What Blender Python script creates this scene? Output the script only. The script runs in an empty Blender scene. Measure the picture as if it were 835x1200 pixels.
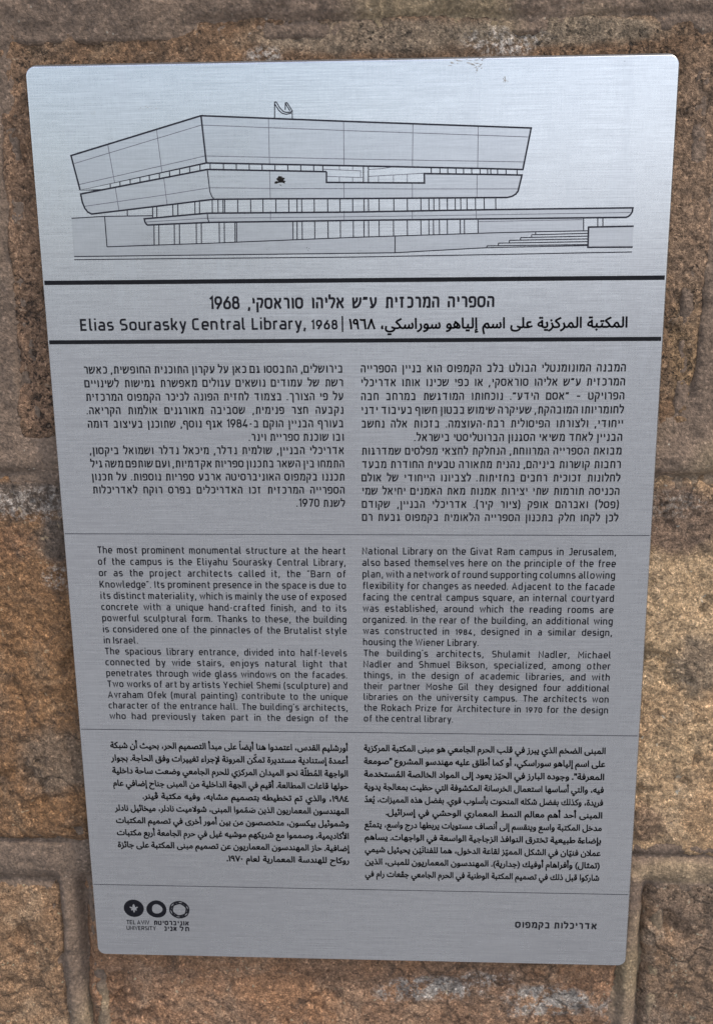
import bpy, bmesh, math, random
import numpy as np
from mathutils import Matrix, Vector
random.seed(7)
scn = bpy.context.scene
COL = scn.collection
MM = 0.001
Z0 = 1.10            # height of the plaque's lower edge above the paving, metres

# ------------------------------------------------------------------ camera
cd = bpy.data.cameras.new('camera')
cam = bpy.data.objects.new('camera', cd); COL.objects.link(cam)
cd.sensor_fit = 'VERTICAL'; cd.sensor_height = 36; cd.sensor_width = 36
cd.lens = 1302.49/1200*36
cd.clip_start = 0.02; cd.clip_end = 3000
R = Matrix(((0.9987017808, -0.0021066975, 0.0508951358),
            (0.0497104403, 0.2583967973, -0.9647590203),
            (-0.0111186847, 0.9660365712, 0.2581660665)))
cam.matrix_world = Matrix.Translation((0.180452, -0.543836, Z0+0.409404)) @ R.to_4x4()
cd.dof.use_dof = True; cd.dof.focus_distance = 0.55; cd.dof.aperture_fstop = 28
scn.camera = cam

# ------------------------------------------------------------------ light
SUN_EL, SUN_AZ = math.radians(55), math.radians(118)     # high, behind the photographer's right shoulder, veiled
w = bpy.data.worlds.new('World'); scn.world = w; w.use_nodes = True
wn = w.node_tree; bg = wn.nodes['Background']
sky = wn.nodes.new('ShaderNodeTexSky'); sky.sky_type = 'NISHITA'; sky.sun_disc = False
sky.sun_elevation = SUN_EL; sky.sun_rotation = SUN_AZ; sky.dust_density = 1.8; sky.air_density = 1.0
tc = wn.nodes.new('ShaderNodeTexCoord'); mp = wn.nodes.new('ShaderNodeMapping'); mp.inputs[3].default_value = (1, 1, 2.6); mp.inputs[1].default_value = (4.1, 0, 0)
cn = wn.nodes.new('ShaderNodeTexNoise'); cn.inputs['Scale'].default_value = 3.4; cn.inputs['Detail'].default_value = 5; cn.inputs['Roughness'].default_value = .5
cr = wn.nodes.new('ShaderNodeValToRGB'); cr.color_ramp.elements[0].position = .47; cr.color_ramp.elements[1].position = .56
cr.color_ramp.elements[0].color = (0, 0, 0, 1); cr.color_ramp.elements[1].color = (1, 1, 1, 1)
cm = wn.nodes.new('ShaderNodeMix'); cm.data_type = 'RGBA'; cm.inputs[7].default_value = (9.0, 9.5, 10.3, 1)      # broken white cloud, unseen, added to make the plate's reflection uneven
cf = wn.nodes.new('ShaderNodeMath'); cf.operation = 'MULTIPLY'; cf.inputs[1].default_value = .8
wn.links.new(tc.outputs['Generated'], mp.inputs[0]); wn.links.new(mp.outputs[0], cn.inputs[0]); wn.links.new(cn.outputs[0], cr.inputs[0])
wn.links.new(cr.outputs[0], cf.inputs[0]); wn.links.new(cf.outputs[0], cm.inputs[0]); wn.links.new(sky.outputs[0], cm.inputs[6])
wn.links.new(cm.outputs[2], bg.inputs[0]); bg.inputs[1].default_value = 0.15
sl = bpy.data.lights.new('sun', 'SUN'); sl.energy = 2.0; sl.angle = math.radians(9); sl.color = (1, .92, .80)
so = bpy.data.objects.new('sun', sl); COL.objects.link(so)
sd = Vector((math.sin(SUN_AZ)*math.cos(SUN_EL), math.cos(SUN_AZ)*math.cos(SUN_EL), math.sin(SUN_EL)))
so.rotation_euler = sd.to_track_quat('Z', 'Y').to_euler(); so.location = (1, -2, 4)
scn.view_settings.view_transform = 'Standard'; scn.view_settings.look = 'None'
scn.view_settings.gamma = 1; scn.view_settings.use_curve_mapping = False
scn.view_settings.exposure = 0.63

# ------------------------------------------------------------------ helpers
def W(x, z, y=0.0):                      # plaque millimetres -> world metres
    return (x*MM, y*MM, Z0+z*MM)

def link(name, me, mat=None, parent=None):
    o = bpy.data.objects.new(name, me); COL.objects.link(o)
    if mat: me.materials.append(mat)
    if parent: o.parent = parent
    return o

def mesh(name, v, f):
    me = bpy.data.meshes.new(name); me.from_pydata(v, [], f); me.update(); return me

class N:                                 # tiny node-tree helper
    def __init__(s, name):
        s.m = bpy.data.materials.new(name); s.m.use_nodes = True
        s.t = s.m.node_tree; s.b = s.t.nodes['Principled BSDF']
    def n(s, typ, **kw):
        nd = s.t.nodes.new('ShaderNode'+typ)
        for k, v in kw.items():
            if k.startswith('i_'):
                k = k[2:]; k = int(k) if k.isdigit() else k.replace('_', ' ')
                if hasattr(v, 'is_output'): s.t.links.new(v, nd.inputs[k])
                else: nd.inputs[k].default_value = v
            else: setattr(nd, k, v)
        return nd
    def l(s, a, b): s.t.links.new(a, b)
    def noise(s, vec, scale, detail=4, rough=.6, dist=0):
        return s.n('TexNoise', i_Vector=vec, i_Scale=scale, i_Detail=detail, i_Roughness=rough, i_Distortion=dist).outputs[0]
    def ramp(s, fac, stops):
        r = s.n('ValToRGB', i_0=fac); e = r.color_ramp.elements
        while len(e) < len(stops): e.new(.5)
        for k, (p, c) in enumerate(stops):
            e[k].position = p; e[k].color = (*c, 1) if len(c) == 3 else (c[0], c[0], c[0], 1)
        return r.outputs[0]
    def mix(s, fac, a, b, mode='MIX'):
        m = s.n('Mix', data_type='RGBA', blend_type=mode)
        for i, v in ((0, fac), (6, a), (7, b)):
            if hasattr(v, 'is_output'): s.l(v, m.inputs[i])
            else: m.inputs[i].default_value = v if i == 0 else (*v, 1)
        return m.outputs[2]
    def math(s, op, a, b=0.0):
        m = s.n('Math', operation=op)
        for i, v in ((0, a), (1, b)):
            if hasattr(v, 'is_output'): s.l(v, m.inputs[i])
            else: m.inputs[i].default_value = v
        return m.outputs[0]

# ------------------------------------------------------------------ materials
def zone_mask(k, co, x, z, rx, rz, wob, seed):
    """soft ragged patch centred on plaque millimetres x, z (a stone's own colouring or a lime splash)"""
    d = k.n('Mapping', i_0=co, i_Location=(-x*MM/(rx*MM), 0, -(Z0+z*MM)/(rz*MM)), i_Scale=(1/(rx*MM), 0, 1/(rz*MM))).outputs[0]
    ln = k.n('VectorMath', operation='LENGTH', i_0=d).outputs['Value']
    n = k.noise(k.n('Mapping', i_0=co, i_Location=(seed, seed*2, 0)).outputs[0], 48, 7, .72, .4)
    return k.ramp(k.math('ADD', ln, k.math('MULTIPLY', k.math('SUBTRACT', n, .5), wob)), [(.62, (1,)), (1.0, (0,))])

def stone_mat(name, base, warm, pale, dark, seed, pore=.5, palef=.5, zones=(), darkf=.7):
    k = N(name)
    co = k.n('TexCoord').outputs['Object']
    v = k.n('Mapping', i_0=co, i_Location=(seed*3.1, seed*1.7, seed*2.3)).outputs[0]
    big = k.noise(v, 13, 5, .66, .8); mid = k.noise(v, 60, 7, .74, .7); mid2 = k.noise(v, 26, 6, .7, 1.2)
    fine = k.noise(v, 330, 5, .78); grain = k.noise(v, 1100, 3, .75)
    c = k.mix(k.ramp(big, [(.42, (0,)), (.57, (1,))]), base, warm)
    c = k.mix(k.math('MULTIPLY', k.ramp(mid2, [(.50, (0,)), (.62, (1,))]), palef), c, pale)
    fmul = None
    for i, (x, z, rx, rz, col, amt, wob, kind) in enumerate(zones):
        m = k.math('MULTIPLY', zone_mask(k, co, x, z, rx, rz, wob, seed+i*1.7), amt)
        if kind == 'fleck': m = k.math('MULTIPLY', m, k.ramp(fine, [(.47, (0,)), (.58, (1,))]))
        if kind == 'crust': m = k.math('MULTIPLY', m, k.ramp(k.noise(v, 95, 7, .8), [(.46, (0,)), (.53, (1,))]))
        c = k.mix(m, c, col)
    c = k.mix(k.math('MULTIPLY', k.ramp(mid, [(.34, (1,)), (.47, (0,))]), darkf), c, dark)
    c = k.mix(1.0, c, k.ramp(fine, [(.30, (.42,)), (.47, (.95,)), (.56, (1.12,)), (.72, (1.75,))]), 'MULTIPLY')
    c = k.mix(1.0, c, k.ramp(grain, [(.3, (.6,)), (.5, (1.0,)), (.7, (1.55,))]), 'MULTIPLY')
    gv = k.n('TexVoronoi', i_Vector=v, i_Scale=850., i_Randomness=1.0)
    gc = k.n('SeparateColor', i_0=gv.outputs[1]).outputs[2]
    c = k.mix(1.0, c, k.ramp(gc, [(.0, (.58,)), (.35, (.94,)), (.85, (1.06,)), (1.0, (1.7,))]), 'MULTIPLY')
    # crumbling pits: ragged dark hollows in clusters
    cl = k.ramp(k.noise(v, 30, 5, .7), [(.62-pore*.2, (0,)), (.72-pore*.2, (1,))])
    rag = k.ramp(k.noise(v, 270, 4, .7, 1.0), [(.36, (1,)), (.45, (0,))])
    vo = k.n('TexVoronoi', i_Vector=k.n('VectorMath', operation='ADD', i_0=v, i_1=k.n('VectorMath', operation='SCALE', i_0=k.n('TexNoise', i_Vector=v, i_Scale=500.).outputs[1], i_Scale=.003).outputs[0]).outputs[0], i_Scale=300.).outputs[0]
    pit = k.math('MULTIPLY', cl, k.math('MAXIMUM', rag, k.ramp(vo, [(.10, (1,)), (.28, (0,))])))
    c = k.mix(k.math('MULTIPLY', pit, .88), c, tuple(x*.20 for x in dark))
    # hairline cracks
    wv = k.n('VectorMath', operation='ADD', i_0=v, i_1=k.n('VectorMath', operation='SCALE', i_0=k.n('TexNoise', i_Vector=v, i_Scale=40., i_Detail=5.).outputs[1], i_Scale=.035).outputs[0]).outputs[0]
    ce = k.n('TexVoronoi', feature='DISTANCE_TO_EDGE', i_Vector=wv, i_Scale=24.).outputs[0]
    crack = k.math('MULTIPLY', k.ramp(ce, [(.0, (1,)), (.035, (0,))]), k.ramp(k.noise(v, 17, 3, .5), [(.50, (0,)), (.58, (1,))]))
    c = k.mix(k.math('MULTIPLY', crack, .6), c, tuple(x*.4 for x in dark))
    # pale shell and quartz grains
    vo2 = k.n('TexVoronoi', i_Vector=wv, i_Scale=230.)
    sp = k.ramp(vo2.outputs[0], [(.12, (1,)), (.24, (0,))])
    sel = k.ramp(k.n('SeparateColor', i_0=vo2.outputs[1]).outputs[0], [(.80, (0,)), (.86, (1,))])
    c = k.mix(k.math('MULTIPLY', k.math('MULTIPLY', sp, sel), .6), c, tuple(min(.62, x*1.7+.06) for x in pale))
    # lime bloom
    lim = k.math('MULTIPLY', k.ramp(k.noise(v, 21, 7, .78, 1.5), [(.62, (0,)), (.68, (1,))]), k.ramp(fine, [(.44, (0,)), (.56, (1,))]))
    c = k.mix(k.math('MULTIPLY', lim, .35), c, (.40, .34, .29))
    k.l(c, k.b.inputs['Base Color'])
    k.b.inputs['Roughness'].default_value = .85; k.b.inputs['Specular IOR Level'].default_value = .35
    h = k.math('ADD', k.math('MULTIPLY', fine, 1.2), k.math('ADD', k.math('MULTIPLY', grain, .4), k.math('MULTIPLY', gc, .22)))
    h = k.math('ADD', h, k.math('MULTIPLY', mid, 1.6))
    h = k.math('SUBTRACT', h, k.math('ADD', k.math('MULTIPLY', pit, .8), k.math('MULTIPLY', crack, .5)))
    k.l(k.n('Bump', i_Strength=1.0, i_Distance=.0036, i_Height=h).outputs[0], k.b.inputs['Normal'])
    return k.m

def mortar_mat():
    k = N('mortar_cement')
    co = k.n('TexCoord').outputs['Object']
    big = k.noise(co, 14, 4, .6); mid = k.noise(co, 70, 5, .65); fine = k.noise(co, 600, 4, .7)
    c = k.mix(k.ramp(big, [(.35, (0,)), (.65, (1,))]), (.135, .092, .066), (.182, .124, .086))
    c = k.mix(k.math('MULTIPLY', zone_mask(k, co, 330, 56, 38, 9, .8, 3), .8), c, (.30, .21, .125))
    c = k.mix(k.math('MULTIPLY', k.ramp(k.noise(co, 8, 3, .5), [(.60, (0,)), (.70, (1,))]), .5), c, (.29, .215, .115))
    c = k.mix(1.0, c, k.ramp(mid, [(.3, (.72,)), (.7, (1.25,))]), 'MULTIPLY')
    c = k.mix(1.0, c, k.ramp(fine, [(.30, (.55,)), (.70, (1.55,))]), 'MULTIPLY')
    gr = k.n('SeparateColor', i_0=k.n('TexVoronoi', i_Vector=co, i_Scale=900.).outputs[1]).outputs[0]; c = k.mix(1.0, c, k.ramp(gr, [(.0, (.74,)), (.4, (.97,)), (.9, (1.04,)), (1.0, (1.6,))]), 'MULTIPLY')
    vo = k.n('TexVoronoi', i_Vector=co, i_Scale=260.)
    sp = k.ramp(vo.outputs[0], [(.1, (1,)), (.18, (0,))])
    sel = k.ramp(k.n('SeparateColor', i_0=vo.outputs[1]).outputs[1], [(.84, (0,)), (.87, (1,))])
    c = k.mix(k.math('MULTIPLY', k.math('MULTIPLY', sp, sel), .7), c, (.42, .36, .28))
    k.l(c, k.b.inputs['Base Color']); k.b.inputs['Roughness'].default_value = .9
    h = k.math('ADD', fine, k.math('MULTIPLY', mid, 1.2))
    k.l(k.n('Bump', i_Strength=1.0, i_Distance=.0014, i_Height=h).outputs[0], k.b.inputs['Normal'])
    return k.m

def metal_mat(name='brushed_aluminium', A=None, B=None, rough=.19):
    A = A or METAL_A; B = B or METAL_B
    k = N(name)
    co = k.n('TexCoord').outputs['Object']
    def st(sx, sz, det=3):
        return k.noise(k.n('Mapping', i_0=co, i_Scale=(sx, 1, sz)).outputs[0], 1.0, det, .6)
    s1 = st(28, 2400); s2 = st(140, 1300); s3 = st(1500, 120); s4 = st(6, 700); s5 = st(1500, 1500)
    soft = k.noise(co, 13, 5, .65)
    drip = k.noise(k.n('Mapping', i_0=co, i_Scale=(60, 1, 7)).outputs[0], 1.0, 4, .6)
    streak = k.math('ADD', k.math('MULTIPLY', s1, .46), k.math('ADD', k.math('MULTIPLY', s2, .22), k.math('ADD', k.math('MULTIPLY', s3, .16), k.math('MULTIPLY', s5, .16))))
    c = k.mix(k.ramp(streak, [(.40, (0,)), (.72, (1,))]), A, B)
    c = k.mix(k.math('MULTIPLY', k.ramp(s4, [(.56, (0,)), (.75, (1,))]), .22), c, (.40, .40, .42))
    k.l(c, k.b.inputs['Base Color'])
    k.b.inputs['Metallic'].default_value = 1
    r = k.math('ADD', k.math('ADD', k.math('MULTIPLY', soft, .12), k.math('MULTIPLY', k.ramp(drip, [(.55, (0,)), (.75, (1,))]), .06)), k.math('ADD', k.math('MULTIPLY', streak, .14), rough-.05))
    k.l(r, k.b.inputs['Roughness'])
    k.b.inputs['Anisotropic'].default_value = .35
    tg = k.n('Tangent', direction_type='UV_MAP', uv_map='UVMap'); k.l(tg.outputs[0], k.b.inputs['Tangent'])
    k.l(k.n('Bump', i_Strength=.16, i_Distance=.00006, i_Height=streak).outputs[0], k.b.inputs['Normal'])
    return k.m

def ink_mat(name, c, rough=.42, metallic=0.0):
    k = N(name); co = k.n('TexCoord').outputs['Object']
    n = k.noise(co, 700, 3, .6)
    k.l(k.mix(k.ramp(n, [(.35, (0,)), (.65, (1,))]), tuple(x*.75 for x in c), tuple(x*1.3 for x in c)), k.b.inputs['Base Color'])
    k.b.inputs['Roughness'].default_value = rough; k.b.inputs['Metallic'].default_value = metallic; k.b.inputs['Specular IOR Level'].default_value = .10
    return k.m

METAL_A, METAL_B = (.46, .465, .49), (.725, .73, .755)
M_METAL = metal_mat()
M_BLACK = ink_mat('black_enamel', (.008, .008, .010))
M_TEXT = ink_mat('black_text_ink', (.007, .007, .010), .5)
M_LINE = ink_mat('dark_line_ink', (.022, .022, .030))
M_THIN = ink_mat('grey_line_ink', (.13, .13, .15), .5)
M_FILL = metal_mat('grey_tint_ink', (.415, .417, .442), (.59, .592, .615), .21)
M_STAIN = ink_mat('dried_dirt', (.014, .012, .011), .8)
M_DUST = ink_mat('dust_smear', (.33, .31, .29), .8)
M_MORTAR = mortar_mat()

# ------------------------------------------------------------------ noise for real relief
def _hash(ix, iy, s):
    h = (ix.astype(np.int64)*374761393 + iy.astype(np.int64)*668265263 + s*2147483647) & 0xffffffff
    h = ((h ^ (h >> 13))*1274126177) & 0xffffffff
    return ((h ^ (h >> 16)) & 0xffff)/65535.0
def vnoise(x, y, s=0):
    ix = np.floor(x); iy = np.floor(y); fx = x-ix; fy = y-iy
    u = fx*fx*fx*(fx*(fx*6-15)+10); v = fy*fy*fy*(fy*(fy*6-15)+10)
    a = _hash(ix, iy, s); b = _hash(ix+1, iy, s); c = _hash(ix, iy+1, s); d = _hash(ix+1, iy+1, s)
    return (a*(1-u)+b*u)*(1-v)+(c*(1-u)+d*u)*v - .5
def fbm(x, y, wl, oct=5, s=0, g=.55):
    r = 0; a = 1.0; t = 0
    for o in range(oct):
        ca, sa = math.cos(o*1.1), math.sin(o*1.1)
        r = r + a*vnoise((x*ca-y*sa)/wl+o*17.3, (x*sa+y*ca)/wl-o*9.1, s+o*31); t += a; a *= g; wl *= .5
    return r/t*2

# ------------------------------------------------------------------ the stone wall
wall = bpy.data.objects.new('stone_wall', None); COL.objects.link(wall); wall.location = (0, 0, 0)
wall['label'] = 'rough brown sandstone block wall with grey mortar joints behind the metal plaque'
wall['category'] = 'wall'

FACE, BED = 7.0, 10.2
BOX = []      # mm behind the plaque's front: stone faces, mortar bed

def grid_mesh(name, X, Z, Y, back):
    nz, nx = X.shape
    v = np.stack([X*MM, Y*MM, Z*MM+Z0], -1).reshape(-1, 3)
    idx = np.arange(nx*nz).reshape(nz, nx)
    q = np.stack([idx[:-1, :-1], idx[:-1, 1:], idx[1:, 1:], idx[1:, :-1]], -1).reshape(-1, 4)
    ring = np.concatenate([idx[0, :], idx[1:, -1], idx[-1, -2::-1], idx[-2:0:-1, 0]])
    bv = v[ring].copy(); bv[:, 1] = back*MM
    n0 = len(v); m = len(ring); r2 = np.arange(m)+n0
    sides = np.stack([np.roll(ring, -1), ring, r2, np.roll(r2, -1)], -1)
    me = bpy.data.meshes.new(name)
    me.from_pydata(np.concatenate([v, bv]).tolist(), [], q.tolist()+sides.tolist()+[r2[::-1].tolist()])
    me.polygons.foreach_set('use_smooth', np.ones(len(me.polygons), bool)); me.update()
    return me

def stone(quad, mat, seed, step=.95, rough=1.0, face=FACE, label=None, lip=7.0, wob=2.6, dome=1.5):
    """quad: bottom-left, bottom-right, top-right, top-left in mm"""
    q = np.array(quad, float)
    wdt = max(abs(q[1]-q[0])[0], abs(q[2]-q[3])[0]); hgt = max(abs(q[3]-q[0])[1], abs(q[2]-q[1])[1])
    nx = max(8, int(wdt/step)); nz = max(8, int(hgt/step))
    u, v = np.meshgrid(np.linspace(0, 1, nx), np.linspace(0, 1, nz))
    a = q[0][None, None]*(1-u[..., None])+q[1][None, None]*u[..., None]
    b = q[3][None, None]*(1-u[..., None])+q[2][None, None]*u[..., None]
    P = a*(1-v[..., None])+b*v[..., None]
    X, Z = P[..., 0], P[..., 1]
    dx = np.minimum(u, 1-u)*wdt; dz = np.minimum(v, 1-v)*hgt
    r = 9.0                                           # rounded corner distance field
    d = np.minimum(np.minimum(dx, dz), np.where((dx < r) & (dz < r), r-np.hypot(r-dx, r-dz), 1e9))
    d = d + wob*fbm(X, Z, 38, 4, seed) + 1.3*fbm(X, Z, 9, 4, seed+5) - wob*.4
    t = np.clip(d/lip, -1.2, 1)
    edge = np.where(t > 0, 1-(1-t)**2, t*1.6)         # quarter-round arris, then falls away under the mortar
    rel = 2.6*fbm(X, Z, 60, 3, seed+11) + 2.4*fbm(X, Z, 22, 5, seed+12, .62) + 1.3*fbm(X, Z, 5, 3, seed+13, .9)
    chips = np.clip(fbm(X, Z, 26, 5, seed+21, .6)-.26, 0, 1)*-12 * rough
    ridge = (1-np.abs(fbm(X, Z, 30, 4, seed+41, .6))*4)
    rel = rel - .8*np.clip(ridge, 0, 1)**2
    out = dome*np.clip(np.minimum(dx, dz)/40, 0, 1)
    Y = face + (1-edge)*6.5 - rel*rough*.9 - chips - out + 1.0
    Y = np.where(Y < 5.0, 5.0 - (5.0-Y)*.12, Y)       # dressed flat where the plaque sits
    BOX.append((max(q[0][0], q[3][0]), min(q[1][0], q[2][0]), max(q[0][1], q[1][1]), min(q[2][1], q[3][1])))
    me = grid_mesh('stone', X, Z, Y, 60)
    o = link('stone', me, mat, wall)
    if label: o['label'] = label
    return o

WHITE = (.46, .40, .35)
SM_TOP = stone_mat('brown_sandstone', (0.204, 0.125, 0.076), (0.246, 0.14, 0.076), (0.312, 0.206, 0.127), (.080, .056, .042), 1, .75, .5, [
    (-10, 425, 20, 62, (.38, .225, .135), .9, .9, ''), (-12, 340, 18, 50, (.34, .20, .122), .9, .9, ''), (313, 345, 9, 42, (.36, .225, .12), .85, .8, ''),
    (160, 489, 70, 9, (.31, .235, .165), .75, 1.0, ''), (250, 490, 60, 8, (.30, .235, .165), .7, 1.0, ''), (110, 481, 10, 6, WHITE, .9, 1.2, 'fleck'), (222, 486, 22, 7, WHITE, .95, 1.4, 'fleck'), (312, 420, 20, 75, (.33, .215, .140), .8, 1.0, '')], .42)
SM_LEFT = stone_mat('ochre_sandstone', (0.28, 0.154, 0.079), (0.319, 0.167, 0.077), (0.37, 0.234, 0.133), (.115, .078, .055), 2, .15, .5, [
    (-10, 270, 60, 11, (.17, .135, .11), .85, .9, ''), (-10, 266, 50, 10, WHITE, .7, 1.2, 'fleck'), (-5, 246, 14, 14, (.13, .105, .088), .8, 1.2, ''), (-6, 226, 12, 8, WHITE, .8, 1.4, 'fleck'),
    (-29, 244, 16, 12, (.28, .145, .075), .7, 1.2, ''), (-16, 120, 26, 26, (.22, .165, .12), .7, 1.2, '')])
SM_RIGHT = stone_mat('pale_sandstone', (0.582, 0.39, 0.222), (0.525, 0.328, 0.181), (0.653, 0.456, 0.281), (.15, .105, .075), 3, .35, .6, [
    (312, 258, 38, 24, (.21, .135, .095), .9, .9, ''), (308, 266, 30, 9, (.25, .22, .19), .7, 1.0, 'fleck'), (330, 180, 16, 20, (.24, .19, .145), .6, 1.4, ''), (306, 84, 16, 14, (.25, .155, .10), .8, 1.0, '')], .4)
SM_LOW = stone_mat('tan_sandstone', (0.35, 0.209, 0.117), (0.4, 0.221, 0.116), (0.5, 0.337, 0.209), (.11, .075, .055), 4, .3, .6)
SM_FOOT = stone_mat('pink_tan_sandstone', (0.33, 0.19, 0.114), (0.409, 0.215, 0.114), (0.449, 0.295, 0.192), (.10, .070, .052), 6, .3, .5, [
    (190, -24, 34, 9, WHITE, .95, 2.0, 'crust'), (262, -30, 34, 12, WHITE, 1.0, 2.0, 'crust'), (222, -17, 20, 6, WHITE, .9, 1.5, 'fleck'), (252, 0, 30, 10, (.37, .215, .12), .7, 1.0, '')])
SM_GREY = stone_mat('grey_brown_sandstone', (0.269, 0.18, 0.121), (0.331, 0.203, 0.119), (0.469, 0.34, 0.237), (.075, .054, .042), 5, .45, .7)
# stones the photograph shows
stone([(-25, 296), (320, 301), (330, 499), (-19, 503)], SM_TOP, 3, rough=.62, face=7.6, lip=5, wob=2.0, label='long brown pitted sandstone block behind the plaque top')
stone([(-190, 298), (-40, 298), (-34, 497), (-190, 497)], SM_LEFT, 40, 2.2)
stone([(338, 303), (500, 303), (500, 492), (348, 492)], SM_GREY, 41, 2.2)
stone([(-190, 63), (131, 66), (131, 286), (-190, 285)], SM_LEFT, 10, label='ochre brown sandstone block left of the plaque')
stone([(137, 62), (500, 60), (500, 283), (137, 285)], SM_RIGHT, 21, rough=.9, label='pale beige sandstone block right of the plaque')
stone([(-190, -120), (-21, -120), (-17, 46), (-190, 47)], SM_LOW, 31, 1.3, label='tan sandstone block at the lower left')
stone([(-13, -120), (300, -120), (302, 48), (-10, 48)], SM_FOOT, 57, 1.2, label='pinkish tan sandstone block below the plaque')
stone([(310, -120), (500, -120), (500, 53), (308, 53)], SM_GREY, 61, 1.3, label='rough grey brown sandstone block at the lower right')
# the courses go on beyond the frame
for (x0, x1, z0, z1, m, s) in [(-190, 40, 522, 700, SM_LEFT, 70), (54, 300, 522, 700, SM_RIGHT, 71), (314, 500, 522, 700, SM_TOP, 72),
                               (-190, -40, -300, -134, SM_RIGHT, 73), (-26, 220, -300, -134, SM_LEFT, 74), (234, 500, -300, -134, SM_LOW, 75)]:
    stone([(x0, z0), (x1, z0), (x1, z1), (x0, z1)], m, s, 2.6)

def mortar():
    st = 1.3
    u, v = np.meshgrid(np.arange(-205, 515, st), np.arange(-315, 715, st))
    Y = BED - 1.6 - .9*fbm(u, v, 45, 4, 5) - .5*fbm(u, v, 9, 4, 6)
    # smeared flush over the top joint, softly bulging in the level joints
    def band(z, h, amt, wl): return amt*np.exp(-((v-z-6*fbm(u, v, 70, 3, wl))/h)**2)
    Y -= band(512, 15, 3.6, 7)*(.75+.9*fbm(u, v, 60, 3, 8)); Y -= 1.1*np.clip(fbm(u, v, 5, 3, 77, .7), -.6, .6)
    Y -= band(289, 9, 2.6, 9); Y -= band(56, 10, 2.9, 10)
    # tooled upright joints at the foot, rounded towards the light and hollow at their right side
    for xc, z1 in ((-16, 50), (304, 56)):
        f = np.clip((z1-v)/14, 0, 1)
        Y -= f*(3.0*np.exp(-((u-xc+2.5)/5.0)**2) - 4.6*np.exp(-((u-xc-6.2)/2.3)**2))
    for x0, x1, z0, z1 in BOX:                         # the bed lies deep behind each stone's middle
        inn = np.minimum(np.minimum(u-x0, x1-u), np.minimum(v-z0, z1-v))
        Y += np.clip((inn-10)/8, 0, 1)*14
    for x0, x1, z0, z1 in BOX:                         # open crevice where mortar has shrunk from the stone
        inn = np.minimum(np.minimum(u-x0, x1-u), np.minimum(v-z0, z1-v)) + 1.6*fbm(u, v, 24, 4, 91)
        Y += 3.6*np.exp(-((inn-2.5)/1.9)**2)*np.clip(.75+1.6*fbm(u, v, 50, 3, 92), 0, 1)*np.where(v > 400, .3, 1)
    me = grid_mesh('mortar', u, v, Y, 58)
    link('mortar', me, M_MORTAR, wall)
mortar()

# ground: the paving in front of the wall (out of frame, it sends light back up)
gk = N('paving_concrete'); gco = gk.n('TexCoord').outputs['Object']
gk.l(gk.ramp(gk.noise(gco, 1.3, 7, .6), [(.35, (.165, .163, .16)), (.65, (.265, .26, .253))]), gk.b.inputs['Base Color']); gk.b.inputs['Roughness'].default_value = .9
g = link('ground', mesh('ground', [(-400, -400, 0), (400, -400, 0), (400, 400, 0), (-400, 400, 0)], [(0, 1, 2, 3)]), gk.m)
g['kind'] = 'structure'

# ------------------------------------------------------------------ the plaque
PW, PH = 300.0, 478.0
plaque = bpy.data.objects.new('plaque', None); COL.objects.link(plaque)
plaque['label'] = 'brushed metal plaque with building drawing and trilingual text fixed to the brown stone wall'
plaque['category'] = 'plaque'
def plate():
    def ring(ins, y, rad=4.6):
        out = []
        for cx, cz, a0 in ((PW-rad, PH-rad, 0), (rad, PH-rad, 90), (rad, rad, 180), (PW-rad, rad, 270)):
            for k in range(11):
                a = math.radians(a0+9*k); r = rad-ins
                out.append((cx+r*math.cos(a), cz+r*math.sin(a), y))
        return out
    rings = [ring(.95, 0), ring(.6, .06), ring(.28, .28), ring(.08, .62), ring(0, 1.1), ring(0, 4.2)]
    n = len(rings[0]); v = [W(*p) for r in rings for p in r]; f = [list(range(n))[::-1]]
    for k in range(5):
        for i in range(n):
            j = (i+1) % n; f.append((k*n+i, k*n+j, (k+1)*n+j, (k+1)*n+i))
    f.append([5*n+i for i in range(n)])
    me = mesh('plate', v, f)
    uv = me.uv_layers.new(name='UVMap')
    for lp in me.loops:
        c = me.vertices[lp.vertex_index].co; uv.data[lp.index].uv = (c.x+c.y, c.z-Z0)
    for p in me.polygons: p.use_smooth = 1 <= p.index <= 4*n
    bm = bmesh.new(); bm.from_mesh(me); bmesh.ops.recalc_face_normals(bm, faces=bm.faces); bm.to_mesh(me); bm.free()
    return link('plate', me, M_METAL, plaque)
plate()
def outline_backing():                                   # added dark sheet giving the plate a dark outline, edge just proud all round
    def ring(out, y, rad=5.0):
        pts = []
        for cx, cz, a0 in ((PW-4.6, PH-4.6, 0), (4.6, PH-4.6, 90), (4.6, 4.6, 180), (PW-4.6, 4.6, 270)):
            for k in range(9):
                a = math.radians(a0+11.25*k); r = 4.6+out; pts.append((cx+r*math.cos(a), cz+r*math.sin(a), y))
        return pts
    rs = [ring(-2, 4.3), ring(.45, 3.2), ring(.7, 3.5), ring(.7, 6.5)]
    rs[0] = ring(-2, 3.2)
    n = len(rs[0]); v = [W(*p) for r in rs for p in r]; f = []
    for k in range(3):
        for i in range(n): j = (i+1) % n; f.append((k*n+i, k*n+j, (k+1)*n+j, (k+1)*n+i))
    f.append([3*n+i for i in range(n)])
    k = N('grey_outline_sheet'); k.b.inputs['Base Color'].default_value = (.085, .082, .082, 1); k.b.inputs['Roughness'].default_value = .6
    me = mesh('outline_backing', v, f); bm = bmesh.new(); bm.from_mesh(me); bmesh.ops.recalc_face_normals(bm, faces=bm.faces); bm.to_mesh(me); bm.free()
    link('outline_backing', me, k.m, plaque)
outline_backing()

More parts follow.
